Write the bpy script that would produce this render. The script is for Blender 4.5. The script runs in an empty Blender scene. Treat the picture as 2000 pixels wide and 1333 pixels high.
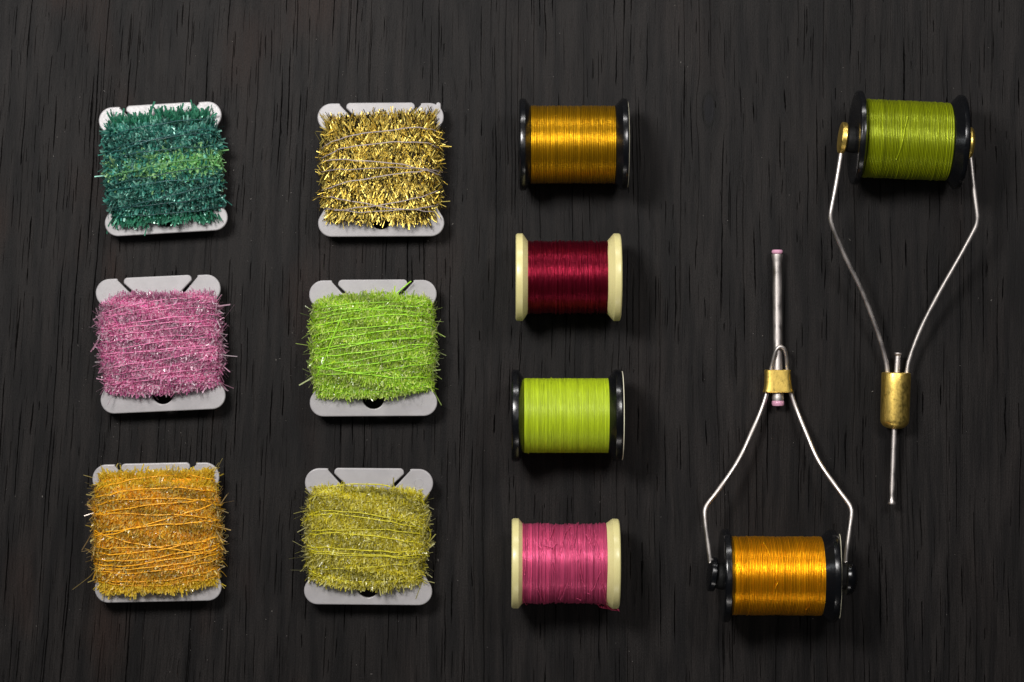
import bpy, math, random
import numpy as np
from mathutils import Vector, Matrix
R = math.radians
random.seed(7); rng = np.random.default_rng(7)
S = 0.00015          # one photo pixel on the table in metres (frame is 0.30 m wide)
D = 4400.0           # camera height in the same unit
scn = bpy.context.scene
C = scn.collection

# ------------------------------------------------------------------ camera
cd = bpy.data.cameras.new('camera'); cam = bpy.data.objects.new('camera', cd); C.objects.link(cam)
cam.location = (0, 0, D*S); cd.sensor_width = 36; cd.lens = D*36/2000; cd.clip_start = 0.01; cd.clip_end = 50
scn.camera = cam
# ------------------------------------------------------------------ world
w = bpy.data.worlds.new("World"); scn.world = w; w.use_nodes = True
bg = w.node_tree.nodes['Background']; bg.inputs[0].default_value = (0.80, 0.88, 1.0, 1); bg.inputs[1].default_value = 0.022
# ------------------------------------------------------------------ lamps (studio softboxes)
def softbox(name, loc, target, sx, sy, power, col=(1, 1, 1)):
    ld = bpy.data.lights.new(name, 'AREA'); ld.shape = 'RECTANGLE'; ld.size = sx; ld.size_y = sy
    ld.energy = power; ld.color = col
    o = bpy.data.objects.new(name, ld); C.objects.link(o); o.location = loc
    o.rotation_euler = (Vector(target)-Vector(loc)).to_track_quat('-Z', 'Y').to_euler()
    return o
softbox('softbox_left', (-0.17, 0.17, 0.44), (-0.05, 0.0, 0), 0.11, 0.11, 2.35, (1.0, 0.97, 0.94))
softbox('softbox_right', (0.20, 0.20, 0.44), (0.05, 0.0, 0), 0.11, 0.11, 0.95, (1.0, 0.97, 0.95))
softbox('softbox_back', (0.0, 0.42, 0.20), (0.0, 0.0, 0), 0.36, 0.03, 0.85, (1.0, 0.98, 0.96))
softbox('softbox_side', (-0.46, 0.10, 0.20), (-0.06, 0.0, 0), 0.03, 0.26, 0.14, (0.93, 0.97, 1.0))
softbox('softbox_bottom', (0.05, -0.27, 0.13), (0.06, -0.09, 0), 0.18, 0.02, 0.09, (1.0, 0.95, 0.90))
softbox('softbox_overhead', (-0.05, 0.05, 1.10), (-0.02, 0.0, 0), 0.36, 0.26, 0.35, (1.0, 0.98, 0.97))
scn.view_settings.view_transform = 'Standard'; scn.view_settings.look = 'None'
scn.view_settings.exposure = 0; scn.view_settings.gamma = 1
scn.render.engine = 'CYCLES'

# ------------------------------------------------------------------ helpers
def W(px, py, z=0.0):
    """photo pixel at height z -> table coordinates (pixel units)"""
    k = (D-z)/D
    return np.array([(px-1000)*k, (666.5-py)*k, z])

SHARP = {'flange', 'knob', 'barrel', 'tube', 'tube_collar', 'ceramic_ring', 'paper_label', 'clamp', 'stem', 'hub'}
def mesh_obj(name, V, F, mat, parent=None, origin=(0, 0, 0), smooth=True, col=None):
    V = (np.asarray(V, float).reshape(-1, 3)-np.asarray(origin, float))*S
    me = bpy.data.meshes.new(name)
    if isinstance(F, np.ndarray):
        n, k = F.shape
        me.vertices.add(len(V)); me.vertices.foreach_set('co', V.ravel())
        me.loops.add(n*k); me.loops.foreach_set('vertex_index', F.astype(np.int32).ravel())
        me.polygons.add(n); me.polygons.foreach_set('loop_start', np.arange(0, n*k, k, dtype=np.int32))
        me.polygons.foreach_set('loop_total', np.full(n, k, dtype=np.int32))
        me.update(calc_edges=True)
    else:
        me.from_pydata([tuple(v) for v in V], [], F)
    me.polygons.foreach_set('use_smooth', np.full(len(me.polygons), smooth))
    if col is not None:
        a = me.color_attributes.new('col', 'FLOAT_COLOR', 'POINT')
        c = np.ones((len(V), 4)); c[:, :3] = col; a.data.foreach_set('color', c.ravel())
    me.materials.append(mat); me.update()
    if smooth and len(V) < 9000 and name in SHARP: me.set_sharp_from_angle(angle=R(24))
    o = bpy.data.objects.new(name, me); C.objects.link(o)
    if parent: o.parent = parent
    return o

def thing(name, label, cat, loc=(0, 0, 0), rz=0, group=None):
    o = bpy.data.objects.new(name, None); C.objects.link(o)
    o.location = tuple(np.asarray(loc, float)*S); o.rotation_euler = (0, 0, rz); o.empty_display_size = 0.01
    o['label'] = label; o['category'] = cat
    if group: o['group'] = group
    return o

def grid_faces(n, m, closed_m=True, closed_n=False):
    """n rows of m verts"""
    i = np.arange(n if closed_n else n-1); j = np.arange(m if closed_m else m-1)
    I, J = np.meshgrid(i, j, indexing='ij'); I2 = (I+1) % n; J2 = (J+1) % m
    return np.stack([I*m+J, I2*m+J, I2*m+J2, I*m+J2], -1).reshape(-1, 4)

def lathe(profile, seg=96, c=(0, 0, 0), axis=(1, 0, 0)):
    """profile [(a, r)] along axis -> V,F"""
    ax = np.asarray(axis, float); ax /= np.linalg.norm(ax)
    t = np.array([0, 0, 1.0]) if abs(ax[2]) < .9 else np.array([0, 1.0, 0])
    u = np.cross(t, ax); u /= np.linalg.norm(u); v = np.cross(ax, u)
    th = np.linspace(0, 2*np.pi, seg, endpoint=False)
    ring = np.cos(th)[:, None]*u+np.sin(th)[:, None]*v
    V = np.array([np.asarray(c, float)+a*ax+r*ring for a, r in profile]).reshape(-1, 3)
    return V, grid_faces(len(profile), seg)[:, ::-1]

def catmull(P, n=10):
    P = np.asarray(P, float); Q = np.vstack([2*P[0]-P[1], P, 2*P[-1]-P[-2]]); out = []
    for i in range(1, len(Q)-2):
        for t in np.linspace(0, 1, n, endpoint=False):
            a, b, c, d = Q[i-1], Q[i], Q[i+1], Q[i+2]
            out.append(.5*((2*b)+(-a+c)*t+(2*a-5*b+4*c-d)*t*t+(-a+3*b-3*c+d)*t**3))
    out.append(P[-1]); return np.array(out)

def tube(P, r, seg=8, closed=False, caps=True):
    P = np.asarray(P, float); n = len(P); r = np.broadcast_to(r, n)
    T = np.roll(P, -1, 0)-np.roll(P, 1, 0)
    if not closed: T[0] = P[1]-P[0]; T[-1] = P[-1]-P[-2]
    T /= np.linalg.norm(T, axis=1)[:, None]+1e-12
    up = np.array([0, 0, 1.0]) if abs(T[0, 2]) < .9 else np.array([1.0, 0, 0])
    N = np.zeros_like(P); a = up-T[0]*np.dot(up, T[0]); N[0] = a/np.linalg.norm(a)
    for i in range(1, n):
        a = N[i-1]-T[i]*np.dot(N[i-1], T[i]); N[i] = a/(np.linalg.norm(a)+1e-12)
    B = np.cross(T, N); th = np.linspace(0, 2*np.pi, seg, endpoint=False)
    V = P[:, None]+r[:, None, None]*(np.cos(th)[None, :, None]*N[:, None]+np.sin(th)[None, :, None]*B[:, None])
    V = V.reshape(-1, 3); F = grid_faces(n, seg, closed_n=closed)
    if caps and not closed:
        V = np.vstack([V, P[0], P[-1]]); k = len(V); e = []
        for j in range(seg):
            e.append([k-2, (j+1) % seg, j, j]); 
        F = [list(f) for f in F]+[[k-2, (j+1) % seg, j] for j in range(seg)]+[[k-1, (n-1)*seg+j, (n-1)*seg+(j+1) % seg] for j in range(seg)]
    return V, F

def merge(parts):
    V = []; F = []; o = 0
    for v, f in parts:
        V.append(v); F += [[int(i)+o for i in q] for q in f]; o += len(v)
    return np.vstack(V), F

# ------------------------------------------------------------------ materials
class NT:
    def __init__(s, name):
        s.m = bpy.data.materials.new(name); s.m.use_nodes = True; s.t = s.m.node_tree
        s.b = s.t.nodes['Principled BSDF']; s.out = s.t.nodes['Material Output']
    def n(s, typ, inp=None, **kw):
        d = s.t.nodes.new(typ)
        for k, v in kw.items(): setattr(d, k, v)
        for k, v in (inp or {}).items():
            if isinstance(v, bpy.types.NodeSocket): s.t.links.new(v, d.inputs[k])
            else: d.inputs[k].default_value = v
        return d
    def math(s, op, a, b=0.0, c=0.0, clamp=False):
        return s.n('ShaderNodeMath', {0: a, 1: b, 2: c}, operation=op, use_clamp=clamp).outputs[0]
    def ramp(s, f, a, b, c=0.0, d=1.0, smooth=True):
        return s.n('ShaderNodeMapRange', {0: f, 1: a, 2: b, 3: c, 4: d}, interpolation_type='SMOOTHSTEP' if smooth else 'LINEAR').outputs[0]
    def mix(s, f, a, b, typ='MIX'):
        d = s.n('ShaderNodeMix', data_type='RGBA', blend_type=typ)
        for k, v in ((0, f), (6, a), (7, b)):
            if isinstance(v, bpy.types.NodeSocket): s.t.links.new(v, d.inputs[k])
            else: d.inputs[k].default_value = (*v, 1) if isinstance(v, tuple) and len(v) == 3 else v
        return d.outputs[2]
    def set(s, **kw):
        for k, v in kw.items():
            k = k.replace('_', ' ')
            if isinstance(v, bpy.types.NodeSocket): s.t.links.new(v, s.b.inputs[k])
            else: s.b.inputs[k].default_value = (*v, 1) if isinstance(v, tuple) and len(v) == 3 and k != 'Subsurface Radius' else v
        return s
    def coords(s):
        tc = s.n('ShaderNodeTexCoord')
        return s.n('ShaderNodeVectorMath', {0: tc.outputs['Object'], 3: 1/S}, operation='SCALE').outputs[0]
    def bump(s, h, dist=1.0, strength=1.0):
        b = s.n('ShaderNodeBump', {'Height': h, 'Distance': dist*S, 'Strength': strength})
        s.t.links.new(b.outputs[0], s.b.inputs['Normal']); return b
    def noise(s, vec, scale, detail=3.0, rough=.5, dim='3D'):
        return s.n('ShaderNodeTexNoise', {'Vector': vec, 'Scale': scale, 'Detail': detail, 'Roughness': rough}, noise_dimensions=dim).outputs[0]
    def scale(s, vec, sc):
        return s.n('ShaderNodeVectorMath', {0: vec, 1: sc}, operation='MULTIPLY').outputs[0]

def wood_material():
    t = NT('stained_wood'); p = t.coords()
    sp = t.n('ShaderNodeSeparateXYZ', {0: p}); x, y = sp.outputs[0], sp.outputs[1]
    k = t.ramp(x, -1000, 300, 0.075, -0.004)
    ky = t.math('MULTIPLY', k, y)
    u = t.math('SUBTRACT', x, ky)
    wv = t.scale(p, (0.0045, 0.0016, 0))
    wn = t.noise(wv, 1.0, 2.0)
    u = t.math('ADD', u, t.math('MULTIPLY', t.math('SUBTRACT', wn, .5), 28))
    wn2 = t.noise(t.scale(p, (0.03, 0.012, 0)), 1.0, 2.0)
    u = t.math('ADD', u, t.math('MULTIPLY', t.math('SUBTRACT', wn2, .5), 3))
    # the small eye of a knot right of the gold spool: grain parts round it
    dx = t.math('SUBTRACT', x, 385.0); dy = t.math('SUBTRACT', y, 452.0)
    g = t.math('EXPONENT', t.math('MULTIPLY', t.math('ADD', t.math('POWER', t.math('DIVIDE', dx, 26.0), 2.0), t.math('POWER', t.math('DIVIDE', dy, 52.0), 2.0)), -1.0))
    u = t.math('SUBTRACT', u, t.math('MULTIPLY', t.math('MULTIPLY', dx, g), .75))
    def uv(su, sv, off=0.0):
        return t.n('ShaderNodeCombineXYZ', {0: t.math('MULTIPLY', u, su), 1: t.math('MULTIPLY', y, sv), 2: off}).outputs[0]
    wob = t.math('MULTIPLY', t.math('SUBTRACT', t.noise(uv(.06, .018, 7.0), 1.0, 2.0), .5), 3.0)
    edge = t.noise(uv(.6, .12, 2.5), 1.0, 2.0)
    def pores(su, sv, wlo, whi, llo, lhi, off, mlo, mhi, msx, msy):
        vec = t.n('ShaderNodeVectorMath', {0: uv(1/su, 1/sv, 0.0), 1: (off*3.7, off*1.3, 0)}, operation='ADD').outputs[0]
        v = t.n('ShaderNodeTexVoronoi', {'Vector': vec, 'Scale': 1.0, 'Randomness': .95}, voronoi_dimensions='2D', feature='F1')
        dl = t.n('ShaderNodeSeparateXYZ', {0: t.n('ShaderNodeVectorMath', {0: vec, 1: v.outputs['Position']}, operation='SUBTRACT').outputs[0]})
        cr = t.n('ShaderNodeSeparateXYZ', {0: v.outputs['Color']})
        du = t.math('ABSOLUTE', t.math('ADD', t.math('MULTIPLY', dl.outputs[0], su), wob))
        dv = t.math('ABSOLUTE', t.math('MULTIPLY', dl.outputs[1], sv))
        L = t.math('MULTIPLY_ADD', cr.outputs[0], lhi-llo, llo)
        tl = t.math('DIVIDE', dv, L)
        wd = t.math('MULTIPLY', t.math('MULTIPLY_ADD', cr.outputs[1], whi-wlo, wlo), t.math('MULTIPLY', t.ramp(tl, .55, 1.0, 1.0, 0.0), t.ramp(edge, .25, .7, .5, 1.3)))
        m = t.ramp(t.math('SUBTRACT', du, wd), -.45, .45, 1.0, 0.0)
        m = t.math('MULTIPLY', m, t.math('LESS_THAN', tl, 1.0))
        dens = t.ramp(t.noise(uv(msx, msy, off+3), 1.0, 2.0), mlo, mhi)
        return t.math('MULTIPLY', m, t.math('LESS_THAN', cr.outputs[2], dens))
    pa = pores(17, 300, .30, 1.05, 18, 110, 1.0, .36, .66, 1/70, 1/500)
    pb = pores(30, 900, .35, 1.15, 80, 420, 5.0, .34, .60, 1/130, 1/900)
    pc = pores(12, 150, .2, .8, 8, 55, 9.0, .40, .74, 1/50, 1/300)
    st = t.noise(uv(.33, .0075, 4.0), 1.0, 3.0, .6)
    ps = t.ramp(st, .60, .72)
    left = t.ramp(x, -300, -1000, 0.45, 1.0)
    pore = t.math('MAXIMUM', t.math('MAXIMUM', pa, t.math('MULTIPLY', pb, left)), t.math('MAXIMUM', t.math('MULTIPLY', pc, .8), t.math('MULTIPLY', ps, t.math('MULTIPLY', left, .55))))
    g1 = t.noise(uv(.42, .010, 0), 1.0, 4.0, .65)
    g2 = t.noise(uv(.05, .004, 2.0), 1.0, 3.0)
    g3 = t.noise(t.scale(p, (.42, .30, 0)), 1.0, 3.0, .75)
    base = t.mix(t.ramp(g2, .36, .64), (.0050, .0045, .0046), (.0108, .0094, .0090))
    red = t.math('MULTIPLY', t.ramp(t.noise(t.scale(p, (.006, .0025, 0)), 1.0, 2.0), .52, .72), t.ramp(x, 100, -800, .12, .8))
    base = t.mix(red, base, (.017, .0100, .0078))
    slow = t.ramp(t.noise(t.scale(p, (.0035, .0012, 0)), 1.0, 3.0), .3, .7, .78, 1.28, False)
    base = t.mix(1.0, base, t.n('ShaderNodeCombineXYZ', {0: slow, 1: slow, 2: slow}).outputs[0], 'MULTIPLY')
    gr = t.math('MULTIPLY', t.ramp(g1, .3, .7, .55, 1.45, False), t.ramp(g3, .3, .72, .45, 1.6, False))
    base = t.mix(1.0, base, t.n('ShaderNodeCombineXYZ', {0: gr, 1: gr, 2: gr}).outputs[0], 'MULTIPLY')
    base = t.mix(t.math('MULTIPLY', pore, .97), base, (.0015, .0015, .0015))
    kn = t.math('ADD', t.math('POWER', t.math('DIVIDE', dx, 10.0), 2.0), t.math('POWER', t.math('DIVIDE', dy, 26.0), 2.0))
    base = t.mix(t.ramp(kn, .7, 1.3, .8, 0), base, (.0045, .0045, .006))
    base = t.mix(t.math('MULTIPLY', t.ramp(kn, 1.0, 1.5), t.ramp(kn, 1.6, 2.4, .8, 0)), base, (.0015, .0015, .0015))
    t.set(Base_Color=base, Roughness=t.ramp(g1, .2, .8, .48, .66), Specular_IOR_Level=t.ramp(pore, 0, 1, .13, .0))
    h = t.math('SUBTRACT', t.math('ADD', t.math('MULTIPLY', g1, .9), t.math('MULTIPLY', g3, .8)), t.math('MULTIPLY', pore, 2.4))
    t.bump(h, 1.0, .8)
    return t.m

def plastic(name, col, rough=.3, sss=0.0, spec=.5, noise=.0, coat=0.0):
    t = NT(name); p = t.coords()
    n = t.noise(p, .03, 3.0); f = t.ramp(n, .3, .7, 1-noise, 1+noise, False)
    c = t.mix(1.0, tuple(col), t.n('ShaderNodeCombineXYZ', {0: f, 1: f, 2: f}).outputs[0], 'MULTIPLY')
    sc = t.noise(p, .35, 2.0)
    t.set(Base_Color=c, Roughness=t.ramp(sc, .3, .75, rough*.8, rough*1.3, False), Specular_IOR_Level=spec, Coat_Weight=coat, Coat_Roughness=.12)
    if sss:
        t.set(Subsurface_Weight=sss, Subsurface_Scale=6*S, Subsurface_Radius=(1.0, .9, .8))
    t.bump(t.noise(p, .06, 1.0), .08, .2)
    return t.m

def metal(name, col, rough=.22, dirt=.4, sc=.12, bump=.3, aniso=(1, 1, 1)):
    t = NT(name); p = t.scale(t.coords(), aniso)
    n = t.noise(p, sc, 5.0, .65)
    c = t.mix(t.ramp(n, .42, .68, 0, dirt), tuple(col), tuple(v*.35 for v in col))
    t.set(Base_Color=c, Metallic=1.0, Roughness=t.ramp(n, .3, .75, rough*.75, rough*1.7, False))
    if bump: t.bump(t.noise(p, sc*2, 3.0), bump, .3)
    return t.m

def thread_material(name, metallic=.25, rough=.34, sheen=.0, hair=1.0):
    t = NT(name); p = t.coords()
    a = t.n('ShaderNodeAttribute', attribute_name='col')
    n = t.noise(t.scale(p, (1.4, .035, .035)), 1.0, 3.0, .6)
    f = t.ramp(n, .3, .7, .72, 1.22, False)
    c = t.mix(1.0, a.outputs['Color'], t.n('ShaderNodeCombineXYZ', {0: f, 1: f, 2: f}).outputs[0], 'MULTIPLY')
    t.set(Base_Color=c, Metallic=metallic, Roughness=t.ramp(n, .3, .7, rough*1.25, rough*.8, False), Specular_IOR_Level=.4)
    t.bump(n, .9*hair, .7)
    return t.m

def fibre_material(name, metallic=0.0, rough=.3, trans=.35, coat=.6, spec=.5):
    t = NT(name)
    a = t.n('ShaderNodeAttribute', attribute_name='col')
    t.set(Base_Color=a.outputs['Color'], Metallic=metallic, Roughness=rough, Coat_Weight=coat, Coat_Roughness=.10, Specular_IOR_Level=spec)
    if trans > 0:
        tr = t.n('ShaderNodeBsdfTranslucent', {'Color': a.outputs['Color']})
        mx = t.n('ShaderNodeMixShader', {0: trans, 1: t.b.outputs[0], 2: tr.outputs[0]})
        t.t.links.new(mx.outputs[0], t.out.inputs[0])
    return t.m

M = dict(
    wood=wood_material(),
    card=plastic('white_card_plastic', (.325, .313, .320), .34, sss=.2, noise=.08),
    black=plastic('black_plastic', (.0026, .0029, .0038), .22, noise=.1, spec=.55),
    matte_black=plastic('matte_black_plastic', (.004, .004, .004), .6, spec=.2),
    cream=plastic('cream_plastic', (.62, .56, .26), .30, sss=.15, noise=.04),
    paper=plastic('label_paper', (.70, .66, .50), .7, spec=.2),
    steel=metal('steel_wire', (.60, .555, .53), .36, .15, .03, 0),
    chrome=metal('steel_tube', (.62, .57, .545), .40, .15, .03, 0),
    brass=metal('brass', (.90, .64, .16), .34, .32, .16, .5, (1, .6, 1)),
    pink_ceramic=plastic('pink_ceramic', (.60, .30, .42), .2, noise=.04),
    core=fibre_material('yarn_core', 0, .7, 0, 0, .2),
    film=fibre_material('film_fibre', .0, .28, .58, .5),
    foil=fibre_material('gold_foil', .8, .42, 0, 0),
    tinsel=fibre_material('teal_film', .25, .22, .40, .9),
    strand=fibre_material('strand', 0, .5, .12, .15),
    silk=thread_material('silk_thread', .5, .34),
    metallic_silk=thread_material('glossy_thread', .88, .33),
    floss=thread_material('matte_floss', .08, .42),
    dust=plastic('dust', (.28, .26, .24), .8),
)

# ------------------------------------------------------------------ the table
tv = [(-3200, -2600, 0), (3200, -2600, 0), (3200, 2600, 0), (-3200, 2600, 0), (-3200, -2600, -120), (3200, -2600, -120), (3200, 2600, -120), (-3200, 2600, -120)]
tb = mesh_obj('table_top', tv, [(0, 1, 2, 3), (7, 6, 5, 4), (0, 4, 5, 1), (1, 5, 6, 2), (2, 6, 7, 3), (3, 7, 4, 0)], M['wood'], smooth=False)
tb['kind'] = 'structure'

# ------------------------------------------------------------------ cards
def arc(cx, cy, r, a0, a1, n=10):
    return [(cx+r*math.cos(R(a)), cy+r*math.sin(R(a))) for a in np.linspace(a0, a1, n)]
def card_outline(nub=False):
    # right half, going clockwise from the top middle
    h = []
    h += [(0, 134)]
    h += arc(60, 126, 8, 90, 0, 6)[:-1]                    # tab corner
    h += arc(64.5, 124.5, 3.5, 10, -45, 4)
    h += [(48, 104)]+arc(47.5, 98.5, 3.2, 150, 330, 6)[1:]           # slot end
    h += [(80, 129.5)]
    h += arc(84, 124.5, 8.5, 120, 92, 3)
    lobe = arc(97, 105, 28, 86, -38, 16)
    if nub: lobe = arc(97, 105, 28, 86, 62, 4)+[(111, 133), (115, 134.5), (119, 132), (119.5, 127)]+arc(97, 105, 28, 38, -38, 10)
    h += lobe
    h += [(112, 78), (106, 66), (105, 50), (105, -52), (107, -68), (112, -78)]
    h += arc(98, -107, 27, 38, -90, 14)
    return h
def card_mesh(name, parent, z, nub=False, mat=None):
    hr = card_outline(nub); hl = [(-x, y) for x, y in card_outline(False)][::-1]
    pts = hr+hl[:-1]
    cu = bpy.data.curves.new(name, 'CURVE'); cu.dimensions = '2D'; cu.fill_mode = 'BOTH'
    for P in (pts, arc(0, -98, 21.5, 0, 348, 30)):
        s = cu.splines.new('POLY'); s.points.add(len(P)-1); s.use_cyclic_u = True
        for q, (x, y) in zip(s.points, P): q.co = (x*S, y*S, 0, 1)
    cu.extrude = 2.3*S; cu.bevel_depth = 2.2*S; cu.bevel_resolution = 3; cu.offset = -2.2*S
    tmp = bpy.data.objects.new('tmp', cu); C.objects.link(tmp)
    dg = bpy.context.evaluated_depsgraph_get(); me = bpy.data.meshes.new_from_object(tmp.evaluated_get(dg))
    bpy.data.objects.remove(tmp)
    me.name = name; me.materials.clear(); me.materials.append(mat or M['card'])
    o = bpy.data.objects.new(name, me); C.objects.link(o); o.parent = parent; o.location = (0, 0, z*S)
    for p in me.polygons: p.use_smooth = True
    me.set_sharp_from_angle(angle=R(35))
    return o

def make_card(px, py, rot, label, spec):
    zc = 46.0
    c0 = W(px, py, zc); c0[2] = 0
    th = thing('yarn_card', label, 'yarn card', c0, R(rot), 'cards wound with fuzzy yarn')
    card_mesh('card', th, zc, nub=spec.get('nub', False))
    th.scale = (*spec.get('scale', (1, 1)), 1)
    # ejector marks, a low ring in the plastic
    for (mx, my) in spec.get('marks', []):
        V, F = lathe([(0, 9.2), (.45, 8.8), (.45, 8.2), (0, 7.8)], 32, (mx, my, zc+4.45), (0, 0, 1))
        mesh_obj('moulding_mark', V, F, M['card'], th)
    W0, T0 = spec.get('W', 117), spec.get('T', 38); ytop, ybot = spec.get('ytop', 96), spec.get('ybot', -92)
    yc, hy = (ytop+ybot)/2, (ytop-ybot)/2
    lx = spec.get('lx', 0.0)
    def prof(yy):
        q = np.clip(np.abs((yy-yc)/(hy+8)), 0, 1)
        return W0*(1-.10*q**3), 7+(T0-7)*np.sqrt(np.clip(1-q**3.2, 0, 1))
    def surf(t, yy, k=1.0):
        w, T = prof(yy); c, s = np.cos(t), np.sin(t)
        x = w*np.sign(c)*np.abs(c)**(2/2.9); z = T*np.sign(s)*np.abs(s)**(2/2.1)
        bw = spec.get('bow', 0)*np.clip((yy-yc)/hy, -1.1, 1.1)*(1-(x/W0)**2)
        return np.stack([x*k+lx, yy+0*x+bw, zc+z*k], -1)
    # under-layers of wound yarn: a bumpy body
    nt, ny = 120, 54
    tt = np.linspace(0, 2*np.pi, nt, endpoint=False); yy = np.linspace(ybot+5, ytop-9, ny)
    Y, Tt = np.meshgrid(yy, tt, indexing='ij')
    rows = Y+2.0*np.sin(Tt*2+Y*.1)
    kk = spec.get('kb', .90)+.018*np.sin(Y*.9)+rng.normal(0, .008, Y.shape)
    V = surf(Tt, rows, 1.0); ctr = np.stack([0*Y+lx, V[..., 1], 0*Y+zc], -1); V = ctr+(V-ctr)*kk[..., None]
    base = np.array(spec['deep'])
    cc = np.clip(base*(.75+.5*rng.random((ny*nt, 1))), 0, 1)
    body = mesh_obj('yarn_winding', V, grid_faces(ny, nt), M['core'], th, col=cc)
    # fibres standing off many turns of the strand
    n = spec['n']; nl = spec.get('rows', 34)
    li = rng.integers(0, nl, n)
    if spec['mat'] == 'tinsel': li = np.where((li < 2) | (li > nl-3), np.where(rng.random(n) < .55, rng.integers(2, nl-2, n), li), li)
    y0 = ybot+4+(ytop-ybot-8)*(li+.5)/nl+rng.normal(0, 2.8, n)
    sl = (spec.get('slope', 4)*.5+rng.normal(0, 2.5, nl))[li]
    wa = rng.uniform(1.0, 3.2, nl)[li]; wp = rng.uniform(0, 6.28, nl)[li]; wf_ = rng.uniform(1.5, 5, nl)[li]
    front = rng.random(n) < .80
    t = np.where(front, rng.uniform(-.12, np.pi+.12, n), rng.uniform(np.pi, 2*np.pi, n))
    # spread evenly in x on the front
    ux = rng.uniform(-1, 1, n); tf = np.arccos(np.sign(ux)*np.abs(ux)**(2.9/2)); side = rng.random(n) < .22
    t = np.where(front & ~side, tf, t)
    k = rng.uniform(spec.get('kin', .86), spec.get('kout', 1.0), n)
    yy = y0+sl*np.cos(t)+wa*np.sin(wf_*np.cos(t)+wp); yy = np.clip(yy, ybot-1, ytop+1+rng.normal(0, 1.5, n))
    P = surf(t, yy); cen = np.stack([0*yy+lx, P[:, 1], 0*yy+zc], -1); P = cen+(P-cen)*k[:, None]
    e = 1e-2; P1 = surf(t+e, yy); P0 = surf(t-e, yy); tan = P1-P0; tan[:, 1] = .04*np.abs(tan[:, 0])
    tan /= np.linalg.norm(tan, axis=1)[:, None]+1e-9
    nor = np.stack([tan[:, 2], 0*t, -tan[:, 0]], -1); nor /= np.linalg.norm(nor, axis=1)[:, None]+1e-9
    bi = np.cross(tan, nor)
    flat = spec.get('flat', .5)
    phi = np.where(rng.random(n) < flat, np.sign(rng.random(n)-.5)*rng.uniform(spec.get('flo', 55), spec.get('fhi', 92), n), rng.uniform(-75, 75, n))*np.pi/180
    # near the ends of the winding the fibres splay over the card
    q = np.clip((yy-yc)/hy, -1, 1); edge = np.abs(q) > .86
    sgn = np.sign(bi[:, 1]); sgn[sgn == 0] = 1
    phi = np.where(edge, np.sign(q)*sgn*rng.uniform(45, 88, n)*np.pi/180, phi)
    al = rng.normal(0, spec.get('lean', .3), n)
    if spec['mat'] == 'foil': al = .42*np.sign(rng.random(n)-.5)+rng.normal(0, .22, n)
    d = np.cos(phi)[:, None]*nor+np.sin(phi)[:, None]*bi+al[:, None]*tan
    d /= np.linalg.norm(d, axis=1)[:, None]
    L = rng.uniform(*spec['len'], n)
    sidef = np.abs(P[:, 0]-lx) > W0*.93
    L = np.where(sidef, L*spec.get('sidelen', 1.15), L)
    if spec['mat'] == 'tinsel': L = np.where(edge, L*1.25, L)
    wisp = (sidef & (rng.random(n) < .25)) | (edge & (rng.random(n) < .03)); L = np.where(wisp, L*rng.uniform(1.1, 1.7, n)*(1 if spec['mat'] == 'film' else .55), L)
    tuft = .8+.35*np.sin(P[:, 0]*.11+y0*.4)*np.sin(P[:, 0]*.043+li); L = L*tuft
    tang = rng.normal(0, spec.get('curl', .15), (n, 3))
    tang[wisp] *= 1.6
    r2 = rng.normal(0, 1, (n, 3)); wd = np.cross(d, r2*.7+nor*.0+tan*.0); wd /= np.linalg.norm(wd, axis=1)[:, None]+1e-9
    # mostly lie flat to the surface so the face shows
    wf = np.cross(d, nor); wf /= np.linalg.norm(wf, axis=1)[:, None]+1e-9
    fm = (rng.random(n) < spec.get('face', .6))[:, None]; wd = np.where(fm, wf+.35*wd, wd); wd /= np.linalg.norm(wd, axis=1)[:, None]
    hw = rng.uniform(*spec['width'], n)[:, None]/2
    A = P; Bm = P+d*(L*.5)[:, None]+tang*(L*.25)[:, None]; E = P+d*L[:, None]+tang*(L*1.0)[:, None]
    for Q in (A, Bm, E): Q[:, 2] = np.maximum(Q[:, 2], .6)
    V = np.stack([A-wd*hw, A+wd*hw, Bm-wd*hw, Bm+wd*hw, E-wd*hw*.9, E+wd*hw*.9], 1).reshape(-1, 3)
    b = np.arange(n)[:, None]*6
    F = np.concatenate([b+np.array([[0, 1, 3, 2]]), b+np.array([[2, 3, 5, 4]])], 0)
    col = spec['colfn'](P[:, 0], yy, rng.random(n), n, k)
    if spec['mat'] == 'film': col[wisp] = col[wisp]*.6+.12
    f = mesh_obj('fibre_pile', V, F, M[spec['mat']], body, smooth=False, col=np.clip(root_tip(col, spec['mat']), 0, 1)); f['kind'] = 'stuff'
    # visible turns of the strand lying on top
    for (ya, yb, sag, bright) in spec['strands']:
        sc_ = np.array(spec['scol'])*bright
        if bright > 2: sc_ = np.array((.09, .25, .10))
        m = 90; t = np.linspace(0, 2*np.pi, m, endpoint=False)
        cx = np.cos(t)
        yv = (ya+yb)/2+(yb-ya)/2*np.sign(cx)*np.abs(cx)**(2/2.9)+sag*np.abs(np.sin(t))**1.5*np.sign(np.sin(t))
        yv += 1.6*np.sin(t*3+ya*3)*np.sin(t*2+yb)+.8*np.sin(t*9+ya)+.5*np.sin(t*17+yb)
        yv = np.clip(yv, ybot-8, ytop+9)
        Pp = surf(t, np.clip(yv, ybot, ytop), 1.0); cen = np.stack([0*yv+lx, yv, 0*yv+zc], -1)
        Pp[:, 1] = yv+spec.get('bow', 0)*np.clip((yv-yc)/hy, -1.1, 1.1)*(1-((Pp[:, 0]-lx)/W0)**2)*.6; cen[:, 1] = Pp[:, 1]
        lift = spec.get('lift', 1.03)+.02+.015*np.sin(t*5+ya)
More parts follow.
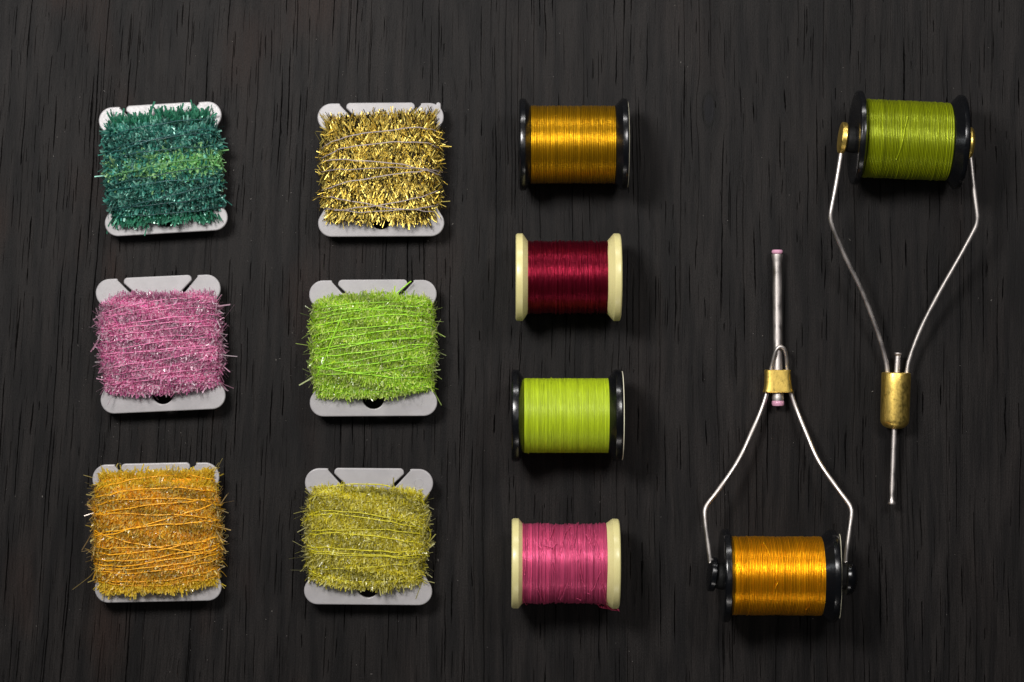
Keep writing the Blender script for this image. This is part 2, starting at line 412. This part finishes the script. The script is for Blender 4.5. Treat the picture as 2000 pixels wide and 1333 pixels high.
        Pp = cen+(Pp-cen)*np.stack([.995+0*lift, 1+0*lift, lift], -1)
        Pp[:, 2] += spec.get('dz', 0)*np.sin(t)**1*np.minimum(1, np.abs(np.sin(t))*2.5)
        Pp[:, 0] += np.sign(np.cos(t))*np.abs(np.cos(t))**4*spec.get('dz', 0)*.22
        Pp = Pp[:-1]
        tw = 1+.18*np.sin(np.arange(m-1)*2.4)
        V, F = tube(Pp, spec.get('sr', 1.2)*tw, 6, closed=True)
        mesh_obj('strand', V, F, M['strand'], body, col=np.clip(sc_, 0, 1))
    # a diagonal strand end
    for path in spec.get('loose', []):
        Pq = []
        for (x, y, dz) in path:
            w_, T_ = prof(np.array(float(np.clip(y, ybot, ytop)))); xx = np.clip(abs(x-lx)/w_, 0, 1)
            zt = T_*(1-xx**2.9)**(1/2.1)
            Pq.append((x, y, zc+max(float(zt), 6)*1.04+dz))
        V, F = tube(catmull(Pq, 12), spec.get('sr', 1.2)*1.15, 6)
        mesh_obj('strand', V, F, M['strand'], body, col=np.array(spec['scol']))
    return th

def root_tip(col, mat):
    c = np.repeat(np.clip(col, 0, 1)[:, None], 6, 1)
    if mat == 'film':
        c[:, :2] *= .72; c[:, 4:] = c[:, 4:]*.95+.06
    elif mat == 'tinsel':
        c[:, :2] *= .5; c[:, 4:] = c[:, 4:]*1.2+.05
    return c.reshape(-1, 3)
def hsvmix(a, b, f): return np.asarray(a)[None]*(1-f[:, None])+np.asarray(b)[None]*f[:, None]
def simple_col(deep, mid, pale, ppale=.25, edge=None):
    def fn(x, y, r, n, k):
        c = hsvmix(deep, mid, rng.random(n)); p = rng.random(n) < ppale; c[p] = hsvmix(mid, pale, rng.random(n))[p]
        # a streaky variation along the turns
        s = .82+.3*np.sin(x*.035+y*.21)*np.sin(y*.09+1)+.1*rng.normal(0, 1, n)
        c = c*np.clip(s, .5, 1.35)[:, None]
        if edge is not None:
            e = np.abs(y) > 84; c[e] = (hsvmix(edge, np.array(edge)*1.4, rng.random(n)))[e]
        return c
    return fn
def teal_col(x, y, r, n, k):
    c = hsvmix((.008, .085, .075), (.08, .42, .33), rng.random(n))
    p = rng.random(n) < .28; c[p] = hsvmix((.14, .52, .42), (.40, .80, .66), rng.random(n))[p]
    band = np.exp(-((y-6-.03*x)/21)**2)*np.clip(.75+.5*x/100, .35, 1.1)
    g = hsvmix((.15, .45, .14), (.55, .90, .42), rng.random(n))
    bb = rng.random(n) < band; c[bb] = g[bb]
    dark = .5+.5*np.sin(y*.16+1.5*np.sin(x*.03)); c = c*(1-.65*dark*(rng.random(n) < .75)*(1-band))[:, None]  # wavy dark rows paint shaded hollows of the pile into the fibre colour
    e = np.abs(y) > 84; c[e] = hsvmix((.012, .13, .075), (.06, .34, .20), rng.random(n))[e]
    return c
def gold_col(x, y, r, n, k):
    c = hsvmix((.74, .52, .07), (1.0, .84, .24), rng.random(n)); p = rng.random(n) < .34; c[p] = (.03, .02, .008)
    return c

def strands(n, y0, y1, slope, sag=5, j=4, br=(.8, 1.15)):
    out = []
    for i in range(n):
        y = y0+(y1-y0)*(i+.5)/n+random.uniform(-j, j); s = slope+random.uniform(-6, 6)
        out.append((y-s, y+s, sag*random.uniform(.3, 1.3), random.uniform(*br)))
    return out

make_card(319, 330, 3.4, 'white card wound with dark teal tinsel yarn that has a light green band across', dict(
    scale=(0.95, 0.935), bow=3, dz=13, n=15000, rows=22, len=(11, 22), width=(2.4, 5.0), deep=(.004, .03, .028), mat='tinsel', colfn=teal_col, W=116, T=37, ytop=105, ybot=-105, flat=.55, lean=.32, face=.7,
    scol=(.012, .075, .075), sr=1.1, lift=1.06,
    strands=[(66, 92, 6, 1), (30, 76, 4, 1.3), (36, 60, 8, .7), (22, 36, 3, .8), (-18, 12, 6, 3.2), (-36, -6, 4, .7), (-44, -30, 4, 1.2), (-84, -36, -4, .9), (-76, -62, -6, .6), (-92, -88, -4, .7)]))
make_card(744, 332, .3, 'white card wound with bristly gold and black tinsel yarn crossed by grey threads', dict(
    scale=(0.975, 0.965), bow=3, dz=13, n=13500, rows=26, len=(17, 30), width=(1.2, 2.1), flo=62, fhi=90, deep=(.05, .033, .008), mat='foil', colfn=gold_col, W=116, T=38, ytop=99, ybot=-95, flat=.86, lean=.40, face=1.0, curl=.04, nub=True,
    scol=(.36, .30, .29), sr=1.15, lift=1.10, kin=.9,
    strands=[(42, 74, 14, 1), (20, 40, 18, 1), (14, -14, 10, 1), (-6, -4, 3, .7), (-42, -6, 6, 1.05), (-52, -84, -6, 1), (-78, -42, -12, 1), (-74, -70, -13, .9)]))
make_card(314, 672, 2.6, 'white card wound with pink sparkling fuzzy yarn', dict(
    scale=(0.965, 0.975), bow=9, dz=1.6, n=34000, rows=26, kb=.925, kin=.90, kout=1.01, flo=62, fhi=94, len=(4, 8.5), width=(2.0, 3.4), deep=(.62, .09, .32), mat='film', colfn=simple_col((.66, .11, .36), (.95, .38, .62), (1.0, .85, .93), .55), W=120, T=38, ytop=93, ybot=-89,
    flat=.86, lean=.34, curl=.55, scol=(.84, .26, .48), sr=.85, lift=1.02, sidelen=1.3, slope=8,
    strands=strands(15, -84, 84, 9, 4)))
make_card(729, 680, .3, 'white card wound with bright lime green fuzzy yarn, one strand slanting down its left side', dict(
    scale=(0.985, 0.985), bow=9, dz=1.6, n=34000, rows=26, kb=.925, kin=.90, kout=1.01, flo=62, fhi=94, len=(5, 9.5), width=(1.7, 3.0), deep=(.24, .56, .01), mat='film', colfn=simple_col((.36, .62, .012), (.68, .95, .07), (.93, 1.0, .42), .5), W=121, T=38, ytop=95, ybot=-87,
    flat=.86, lean=.32, curl=.45, scol=(.34, .68, .03), sr=1.15, lift=1.03, sidelen=1.2, slope=9, marks=[(-92, -104), (88, -104)],
    strands=[(52, 78, 8, 1), (40, 58, 8, 1.1), (24, 46, 5, 1), (8, 38, 5, 1.1), (-4, 20, 4, 1), (-12, 24, 4, .95), (-20, 8, 2, 1.1), (-36, 6, -2, .9), (-40, -10, -4, 1), (-32, -56, -6, 1.1), (-52, -28, -3, .9), (-76, -66, -10, .85), (-84, -76, -8, .9), (66, 60, 8, .9), (74, 84, 5, .8)],
    loose=[[(-49, 98, -4), (-60, 62, 1), (-78, 16, 2), (-92, -20, 2), (-103, -42, 1), (-112, -56, 0)], [(10, 78, 0), (40, 100, 2), (66, 122, 3), (76, 130, 2)]]))
make_card(307, 1040, 1.2, 'white card wound with golden orange fuzzy yarn', dict(
    scale=(0.98, 1.0), bow=9, dz=1.6, n=34000, rows=26, kb=.925, kin=.90, kout=1.01, flo=62, fhi=94, len=(5, 9), width=(1.9, 3.2), deep=(.78, .34, .008), mat='film', colfn=simple_col((.85, .40, .008), (1.0, .64, .02), (1.0, .88, .34), .4, edge=(.70, .52, .03)), W=124, T=40, ytop=114, ybot=-106,
    flat=.86, lean=.34, curl=.5, scol=(.90, .44, .010), sr=1.2, lift=1.02, sidelen=1.3, slope=8, marks=[(-92, -106)],
    strands=[(80, 96, 16, 1), (66, 74, 12, 1.05), (52, 50, 14, .95), (38, 62, 4, 1), (34, 22, 8, .9), (-2, 58, -8, 1.1), (0, 20, 4, 1.15), (8, -40, -6, 1), (-22, -10, -6, .9), (-34, -8, -8, 1.1), (-48, -22, -8, 1), (-56, -30, -8, 1.05), (-62, -40, -10, .95), (-70, -50, -8, 1), (-84, -70, -8, .9), (-90, -84, -6, .85)]))
make_card(720, 1048, -.5, 'white card wound with dull olive yellow fuzzy yarn', dict(
    scale=(0.99, 0.985), bow=9, dz=1.6, n=34000, rows=26, kb=.925, kin=.90, kout=1.01, flo=62, fhi=94, len=(4, 8.5), width=(1.9, 3.2), deep=(.55, .48, .01), mat='film', colfn=simple_col((.58, .50, .010), (.92, .84, .06), (1.0, .96, .44), .5), W=116, T=37, ytop=91, ybot=-90, lx=-4,
    flat=.86, lean=.34, curl=.55, scol=(.62, .56, .02), sr=1.15, lift=1.02, sidelen=1.35, slope=-3, marks=[(97, 106)],
    strands=[(70, 66, 30, 1), (44, 18, 14, .95), (40, 12, 12, 1.05), (8, 4, 10, .9), (2, -18, 12, 1), (-18, -28, 0, 1.1), (-24, -34, -2, 1), (-30, -40, 2, .9), (-60, -44, -2, .95), (-66, -70, -14, 1.1), (-72, -76, -10, .9)],
    loose=[[(96, 30, 0), (112, 22, -10), (120, 8, -14), (118, -6, -14), (108, -14, -10)]]))

# ------------------------------------------------------------------ spools
def fbm(shape_n, per, amp, seed):
    r = np.random.default_rng(seed); x = np.linspace(0, 1, shape_n, endpoint=False); out = np.zeros(shape_n)
    for f in per: out += np.sin(2*np.pi*(f*x+r.random()))*r.normal(0, 1)/len(per)
    return out*amp
def winding(x0, x1, Rr, wraps, col, var, seed, h=1.4, wander=.9, barrel=0.0, tilt=0.0, rag=.5):
    """ridged bundle of thread turns about the x axis, centre at origin"""
    r = np.random.default_rng(seed); per = 6; nx = wraps*per+1; nt = 150
    th = np.linspace(0, 2*np.pi, nt, endpoint=False)
    xs = np.linspace(x0, x1, nx); pitch = (x1-x0)/wraps
    wi = np.minimum((np.arange(nx)/per).astype(int), wraps-1); u = (np.arange(nx) % per)/per*2-1; u[-1] = -1
    ridge = 1.35*h*np.sqrt(np.clip(1-u**2, 0, 1))
    wh = r.normal(0, .35*rag*2, wraps)
    def smooth_noise(freqs):
        z = np.zeros((wraps, nt))
        for f in freqs:
            z += np.sin(f*th[None]+r.random((wraps, 1))*6.28)*r.normal(0, 1, (wraps, 1))/math.sqrt(f)
        return z
    rn = smooth_noise([2, 4, 7, 11])*.36*rag
    # neighbouring turns bunch together
    k = np.array([.25, .5, .25]); rn = .5*rn+.5*np.apply_along_axis(lambda c: np.convolve(c, k, 'same'), 0, rn)
    wn = smooth_noise([2, 3, 5])*.5*wander; wn = np.apply_along_axis(lambda c: np.convolve(c, np.ones(5)/5, 'same'), 0, wn)*1.7
    prof = barrel*(1-((xs-(x0+x1)/2)/((x1-x0)/2))**2)
    lowr = fbm(nx, [1, 2, 3, 5], .6*rag, seed+5)
    Rm = Rr+prof[:, None]+lowr[:, None]+ridge[:, None]+wh[wi][:, None]+rn[wi]
    fade = np.clip(np.minimum(np.arange(nx), nx-1-np.arange(nx))/(per*2), 0, 1)[:, None]
    X = xs[:, None]+wn[wi]*fade+tilt*np.sin(th)[None]*fade
    X = np.maximum.accumulate(X, 0)
    V = np.stack([X, Rm*np.cos(th)[None], Rm*np.sin(th)[None]], -1).reshape(-1, 3)
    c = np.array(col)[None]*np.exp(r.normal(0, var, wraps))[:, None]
    crease_shade = r.uniform(.15, .75, wraps)
    c = c[wi]*(np.where(np.abs(u) > .9, crease_shade[wi], 1.0))[:, None]  # shade in the creases between turns, painted into the colour
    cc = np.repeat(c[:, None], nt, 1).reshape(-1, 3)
    F = grid_faces(nx, nt)[:, ::-1]
    # end discs down to the hub
    k0 = len(V); V = np.vstack([V, [[x0, 0, 0], [x1, 0, 0]]]); cc = np.vstack([cc, c[0], c[-1]])
    return V, F, np.clip(cc, 0, 1)

def flange_profile(Rf, rim, cone, rin, hole=15):
    """outer face at a=0, inward positive"""
    return [(3.0, hole), (0.6, hole+1.5), (0.6, Rf*.62), (0, Rf*.66), (0, Rf-5), (.7, Rf-2.2), (2.4, Rf-.6), (4.2, Rf), (rim-.8, Rf), (rim, Rf-.8), (rim+cone, rin), (rim+cone+2, rin-12), (rim+cone+2, hole)]

def make_spool(px0, px1, py, zc, Rf, rot, label, thread_px, Rt, col, mat, flange_mat, seed, rim=13, cone=11, cone2=14, wraps=56, var=.12, paper=None, loose=(), origin_name='thread_spool', tilt=0.0, group='spools of tying thread', **kw):
    """px0..px1 = outer faces in the photo at the axis height"""
    a = W(px0, py, zc); b = W(px1, py, zc); c = (a+b)/2; L = (b-a)[0]/math.cos(rot)
    loc = c.copy(); loc[2] = 0
    th = thing(origin_name, label, 'thread spool', loc, rot, group)
    O = np.array([0, 0, zc]); h = L/2
    for s in (-1, 1):
        pr = flange_profile(Rf, rim, cone if s < 0 else cone2, Rt-4)
        V, F = lathe([(-s*(h-a_), r_) if False else (s*(h-a_), r_) for a_, r_ in pr], 128, O)
        if s > 0: F = F[:, ::-1]
        mesh_obj('flange', V, F, M[flange_mat], th)
    V, F = lathe([(-h+3, 14.8), (-h+3, 17), (h-3, 17), (h-3, 14.8), (-h+3, 14.8)], 48, O)
    mesh_obj('hub', V, F, M[flange_mat], th)
    kz = (D-zc-Rt*.95)/D
    t0 = (thread_px[0]-1000)*kz-c[0]; t1 = (thread_px[1]-1000)*kz-c[0]
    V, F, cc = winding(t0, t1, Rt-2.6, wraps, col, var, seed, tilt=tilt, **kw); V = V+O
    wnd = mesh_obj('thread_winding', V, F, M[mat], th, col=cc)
    if paper:
        s, off, rr, tilt_ = paper
        ca, sa = math.cos(tilt_), math.sin(tilt_)
        V, F = lathe([(0, 14), (0, rr), (1.2, rr), (1.2, 14)], 96, (0, 0, 0))
        V = np.stack([V[:, 0]*ca-V[:, 2]*sa, V[:, 1], V[:, 0]*sa+V[:, 2]*ca], -1)+O+np.array([s*(h+off), 0, 0])
        mesh_obj('paper_label', V, F, M['paper'], th)
    for (xa, tha, xb, thb, rad) in loose:
        tt = np.linspace(0, 1, 40); xs = t0+(xa+(xb-xa)*(tt+.06*np.sin(tt*6.28)))*(t1-t0); an = R(tha)+(R(thb)-R(tha))*tt
        lift = Rt-.2+rad*.4
        P = np.stack([xs, lift*np.cos(an), lift*np.sin(an)], -1)+O
        V, F = tube(P, rad, 6); mesh_obj('loose_strand', V, F, M[mat], th, col=np.array(col)*1.25)
    return th
rr = random.Random(3)
def hairs(n, a=.02, b=.98, spread=.04, rad=.55):
    out = []
    for i in range(n):
        x = rr.uniform(a, b); t0 = rr.uniform(20, 150); out.append((x, t0, min(.99, max(.01, x+rr.uniform(-spread, spread))), t0+rr.uniform(-60, 60), rad))
    return out
make_spool(1014, 1225, 283, 88, 88, 0.0, 'black spool of golden yellow thread, topmost of the column of four spools', (1037, 1204), 75, (.52, .28, .006), 'metallic_silk', 'black', 11, rim=12, cone=11, wraps=48, paper=(1, -.5, 82, 0), loose=hairs(5), h=1.6)
make_spool(1007, 1212, 542, 84, 84, 0.0, 'cream spool of dark crimson thread, second from the top of its column', (1031, 1190), 71, (.21, .007, .026), 'metallic_silk', 'cream', 23, rim=14, cone=11, wraps=84, var=.12, loose=hairs(16), h=1.1, rag=1.15)
make_spool(999, 1214, 812, 88, 88, 0.0, 'black spool of flat bright lime green floss, third from the top of its column', (1024, 1191), 73, (.38, .50, .012), 'floss', 'black', 35, rim=14, cone=11, wraps=78, var=.10, paper=(1, .3, 85, 0), loose=hairs(3), h=.8, rag=.3)
s4 = make_spool(999, 1209, 1101, 86, 86, -.004, 'cream spool of glossy pink thread with frayed ends, lowest of its column', (1018, 1194), 79, (.56, .075, .18), 'silk', 'cream', 47, rim=14, cone=8, wraps=76, var=.16, loose=hairs(34, spread=.10, rad=.7), h=1.1, rag=1.25, barrel=-2.2)
# frayed thread slipped over the lower edge of the right flange
parts = []
for i in range(26):
    y0 = -rr.uniform(62, 80); x0 = rr.uniform(60, 84)
    P = catmull([(x0, y0+3, 86+rr.uniform(-12, 26)), (x0+rr.uniform(4, 10), y0-5, 84+rr.uniform(-8, 12)), (88+rr.uniform(-2, 4), -86-rr.uniform(0, 3), 80+rr.uniform(-10, 8)), (100+rr.uniform(-2, 5), -88-rr.uniform(-1, 3), 78+rr.uniform(-10, 8))], 6)
    parts.append(tube(P, rr.uniform(.6, 1.0), 5))
V, F = merge(parts); fo = mesh_obj('frayed_thread', V, F, M['silk'], s4, col=np.array((.50, .05, .13))); fo['kind'] = 'stuff'

# spools in the holders
make_spool(1667, 1878, 274, 96, 90, R(-2.5), 'black spool of olive lime thread held in the wire bobbin at the top right', (1697, 1865), 75, (.24, .29, .004), 'silk', 'black', 59, rim=11, cone=8, cone2=16, wraps=54, var=.12, loose=[(.34, 125, .45, 60, 1.5)]+hairs(4), h=1.8, tilt=-3.5, group='spools of tying thread')
make_spool(1409, 1632, 1125, 96, 89, R(-.3), 'black spool of glossy orange thread held in the wire bobbin at the bottom right', (1436, 1614), 75.5, (.86, .39, .006), 'metallic_silk', 'black', 61, rim=13, cone=8, cone2=19, wraps=56, var=.10, paper=(1, 6.5, 80, R(5)), loose=[(.40, 120, .46, 95, 1.2), (.46, 95, .33, 30, 1.2)]+hairs(3), h=1.7)

# ------------------------------------------------------------------ bobbin holders
def wire(name, pts, r, parent, org, seg=12, n=10):
    P = catmull([W(*p) for p in pts], n)
    seg_ = np.r_[0, np.cumsum(np.linalg.norm(np.diff(P, axis=0), axis=1))]; q = np.arange(0, seg_[-1], 3.0)
    P = np.stack([np.interp(q, seg_, P[:, i]) for i in range(3)], -1)
    for _ in range(14): P[1:-1] = (P[:-2]+2*P[1:-1]+P[2:])/4
    V, F = tube(P, r, seg)
    return mesh_obj(name, V, F, M['steel'], parent, org)
def cyl_between(a, b, prof, seg=40):
    a = np.asarray(a, float); b = np.asarray(b, float); L = np.linalg.norm(b-a)
    return lathe([(t*L, r) for t, r in prof], seg, a, b-a)
def disc_knob(c, axis, rad, th, dome, mat, parent, org):
    pr = [(-th/2, 6), (-th/2, rad-2.5), (-th/2+1.2, rad-.8), (-th/2+2.5, rad), (th/2-2.5, rad), (th/2-1, rad-1)]
    for a in np.linspace(5, 90, 8): pr.append((th/2-1+dome*math.sin(R(a)), max((rad-1)*math.cos(R(a)), .2)))
    V, F = lathe(pr, 64, c, axis); return mesh_obj('knob', V, F, M[mat], parent, org)

# holder with the orange spool
org = W(1519, 780, 20); org[2] = 0
h1 = thing('bobbin_holder', 'wire bobbin holder pointing up with pink ringed steel tube, square brass clamp and black knobs', 'bobbin holder', org, 0, 'wire bobbin holders')
zt = 22
V, F = cyl_between(W(1518, 497, zt), W(1519.5, 774, zt), [(0, 6.5), (0, 11), (.01, 11), (.045, 9.6), (.06, 9), (.93, 9), (.955, 9.5), (.975, 11.4), (1, 11.4), (1, 6.5)])
mesh_obj('tube', V, F, M['chrome'], h1, org)
for (y0, y1, yy, rr_) in ((488.5, 496, 0, 11), (782, 793, 1, 12.3)):
    x = 1518 if yy == 0 else 1519.5
    V, F = cyl_between(W(x, y0, zt), W(x, y1, zt), [(0, 6), (0, rr_-2), (.2, rr_-.6), (.5, rr_), (.8, rr_-.6), (1, rr_-2), (1, 6)])
    mesh_obj('ceramic_ring', V, F, M['pink_ceramic'], h1, org)
V, F = cyl_between(W(1519.5, 773, zt), W(1519.5, 783, zt), [(0, 11.2), (.5, 11.8), (1, 11.0)])
mesh_obj('tube_collar', V, F, M['chrome'], h1, org)
# one bent wire: both arms joined by the loop over the tube
zw = 24
wire('wire_loop', [(1501, 764, zw), (1503, 740, zw), (1506, 722, zw+1), (1511, 700, zw+8), (1515, 685, zw+13), (1519, 677, zw+15), (1524, 674.5, zw+15), (1530, 677, zw+14), (1534, 685, zw+11), (1536.5, 700, zw+5), (1537, 722, zw), (1539, 745, zw), (1541, 764, zw)], 3.7, h1, org)
wire('wire_arm', [(1499, 762, zw), (1496, 775, zw), (1485, 806, zw+3), (1468, 845, zw+14), (1442, 900, zw+30), (1405, 955, zw+50), (1382, 984, zw+62), (1376.5, 993, zw+65), (1376, 1003, zw+67), (1380, 1040, zw+70), (1386, 1084, 96), (1388, 1100, 96)], 4.5, h1, org, 14, 8)
wire('wire_arm', [(1543, 762, zw), (1547, 775, zw), (1558, 806, zw+3), (1574, 845, zw+14), (1598, 900, zw+30), (1636, 955, zw+50), (1658, 984, zw+62), (1663.5, 993, zw+65), (1664, 1003, zw+67), (1659, 1040, zw+70), (1653, 1084, 96), (1652, 1100, 96)], 4.5, h1, org, 14, 8)
# clamp: a flattened brass sleeve, wider at the foot
def clamp():
    rows = []
    for (py, wx, wz) in ((722.5, 23.5, 16), (723.5, 25.2, 18), (733, 25, 18), (748, 25.6, 18), (760, 27.5, 18.3), (765, 29.2, 18.3), (767, 28.6, 17), (767, 26, 15)):
        c = W(1518.5+(py-722)*.03, py, 24); a = np.linspace(0, 2*np.pi, 48, endpoint=False)
        ca, sa = np.cos(a), np.sin(a)
        X = wx*np.sign(ca)*np.abs(ca)**.45; Z = wz*np.sign(sa)*np.abs(sa)**.55
        rows.append(np.stack([c[0]+X, c[1]+0*X, 24+Z], -1))
    # inner lip, hollow sleeve
    inner = [rows[0].copy(), rows[-1].copy()]
    for q in inner:
        m = q.mean(0); q[:] = m+(q-m)*.86; 
    R_ = [inner[0]]+rows+[inner[1]]
    return np.vstack(R_), grid_faces(len(R_), 48)[:, ::-1]
V, F = clamp(); mesh_obj('clamp', V, F, M['brass'], h1, org)
ax1 = np.array([1, math.tan(R(-.3)), 0])
disc_knob(W(1391, 1122, 96), (-1, .12, .06), 33, 12, 3, 'black', h1, org)
disc_knob(W(1655, 1129, 94), (1, -.05, 0), 33, 10, 15, 'black', h1, org)
for (x0, x1) in ((1392, 1414), (1633, 1652)):
    V, F = cyl_between(W(x0, 1125, 96), W(x1, 1126, 96), [(0, 0.1), (0, 22), (.5, 25), (1, 26), (1, 0.1)]); mesh_obj('stem', V, F, M['matte_black'], h1, org)

# holder with the olive lime spool
org = W(1749, 785, 28); org[2] = 0
h2 = thing('bobbin_holder', 'wire bobbin holder pointing down with round brass barrel and brass knobs', 'bobbin holder', org, 0, 'wire bobbin holders')
zb = 29
pr = [(0, 5), (0, 25.5), (.012, 27.6), (.03, 28.2), (.2, 28.2), (.84, 27.6)]+[(.84+.16*math.sin(R(a)), .5+27.2*math.cos(R(a))**.75) for a in (18, 34, 48, 60, 70, 79, 88)]
V, F = cyl_between(W(1750.5, 728, zb), W(1747, 838, zb), pr, 64); mesh_obj('barrel', V, F, M['brass'], h2, org)
V, F = cyl_between(W(1754, 689.5, zb), W(1751.5, 733, zb), [(0, 3.4), (0, 7), (.035, 7.6), (.08, 7), (.14, 5.6), (1, 5.6)]); mesh_obj('tube', V, F, M['chrome'], h2, org)
V, F = cyl_between(W(1747, 834, zb), W(1741.5, 985, zb), [(0, 5.4), (.90, 4.9), (.945, 5.2), (.975, 6.6), (.985, 7.8), (1, 7.6), (1, 3)]); mesh_obj('tube', V, F, M['chrome'], h2, org)
wire('wire_arm', [(1735, 745, zb), (1733.5, 728, zb+1), (1729, 700, zb+3), (1713, 646, zb+12), (1684, 570, zb+28), (1650, 500, zb+46), (1626, 442, zb+60), (1622, 430, zb+62), (1622.5, 416, zb+64), (1632, 366, zb+66), (1642, 306, 96), (1644, 292, 96)], 4.6, h2, org, 14, 8)
wire('wire_arm', [(1770, 745, zb), (1771.5, 728, zb+1), (1777, 700, zb+3), (1800, 640, zb+12), (1836, 570, zb+28), (1876, 500, zb+46), (1905, 446, zb+60), (1909.5, 435, zb+62), (1909, 421, zb+64), (1902, 366, zb+66), (1896, 309, 96), (1894, 294, 96)], 4.6, h2, org, 14, 8)
disc_knob(W(1646, 270, 96), (-1, .12, .02), 30, 12, 2, 'brass', h2, org)
disc_knob(W(1892, 280, 96), (1, -.06, .0), 31, 8, 7, 'brass', h2, org)
for (x0, x1) in ((1648, 1668), (1874, 1890)):
    V, F = cyl_between(W(x0, 272, 96), W(x1, 273, 96), [(0, 0.1), (0, 22), (.5, 25), (1, 26), (1, 0.1)]); mesh_obj('stem', V, F, M['matte_black'], h2, org)

# ------------------------------------------------------------------ specks of dust and fibre clippings on the wood
Vs = []; Fs = []
for i in range(420):
    x, y = rr.uniform(-990, 990), rr.uniform(-660, 660)
    if i < 290:
        cx, cy = rr.choice([(319, 330), (744, 332), (314, 672), (729, 680), (307, 1040), (720, 1048)]); x = cx-1000+rr.gauss(0, 95); y = 666-cy+rr.gauss(0, 110)
    a = rr.uniform(0, 6.28); l = rr.uniform(.5, 1.1) if rr.random() < .9 else rr.uniform(1.5, 3.5); wv = rr.uniform(.4, .7)
    dx, dy = math.cos(a)*l, math.sin(a)*l; ex, ey = -math.sin(a)*wv, math.cos(a)*wv; k = len(Vs)
    Vs += [(x-dx, y-dy, .3), (x+ex, y+ey, .3), (x+dx, y+dy, .5), (x-ex, y-ey, .3), (x, y, 1.2)]
    Fs += [(k, k+3, k+4), (k+3, k+2, k+4), (k+2, k+1, k+4), (k+1, k, k+4)]
du = mesh_obj('dust_specks', np.array(Vs), Fs, M['dust'], smooth=False); du['kind'] = 'stuff'; du['label'] = 'pale specks of dust and yarn clippings scattered on the dark wood'
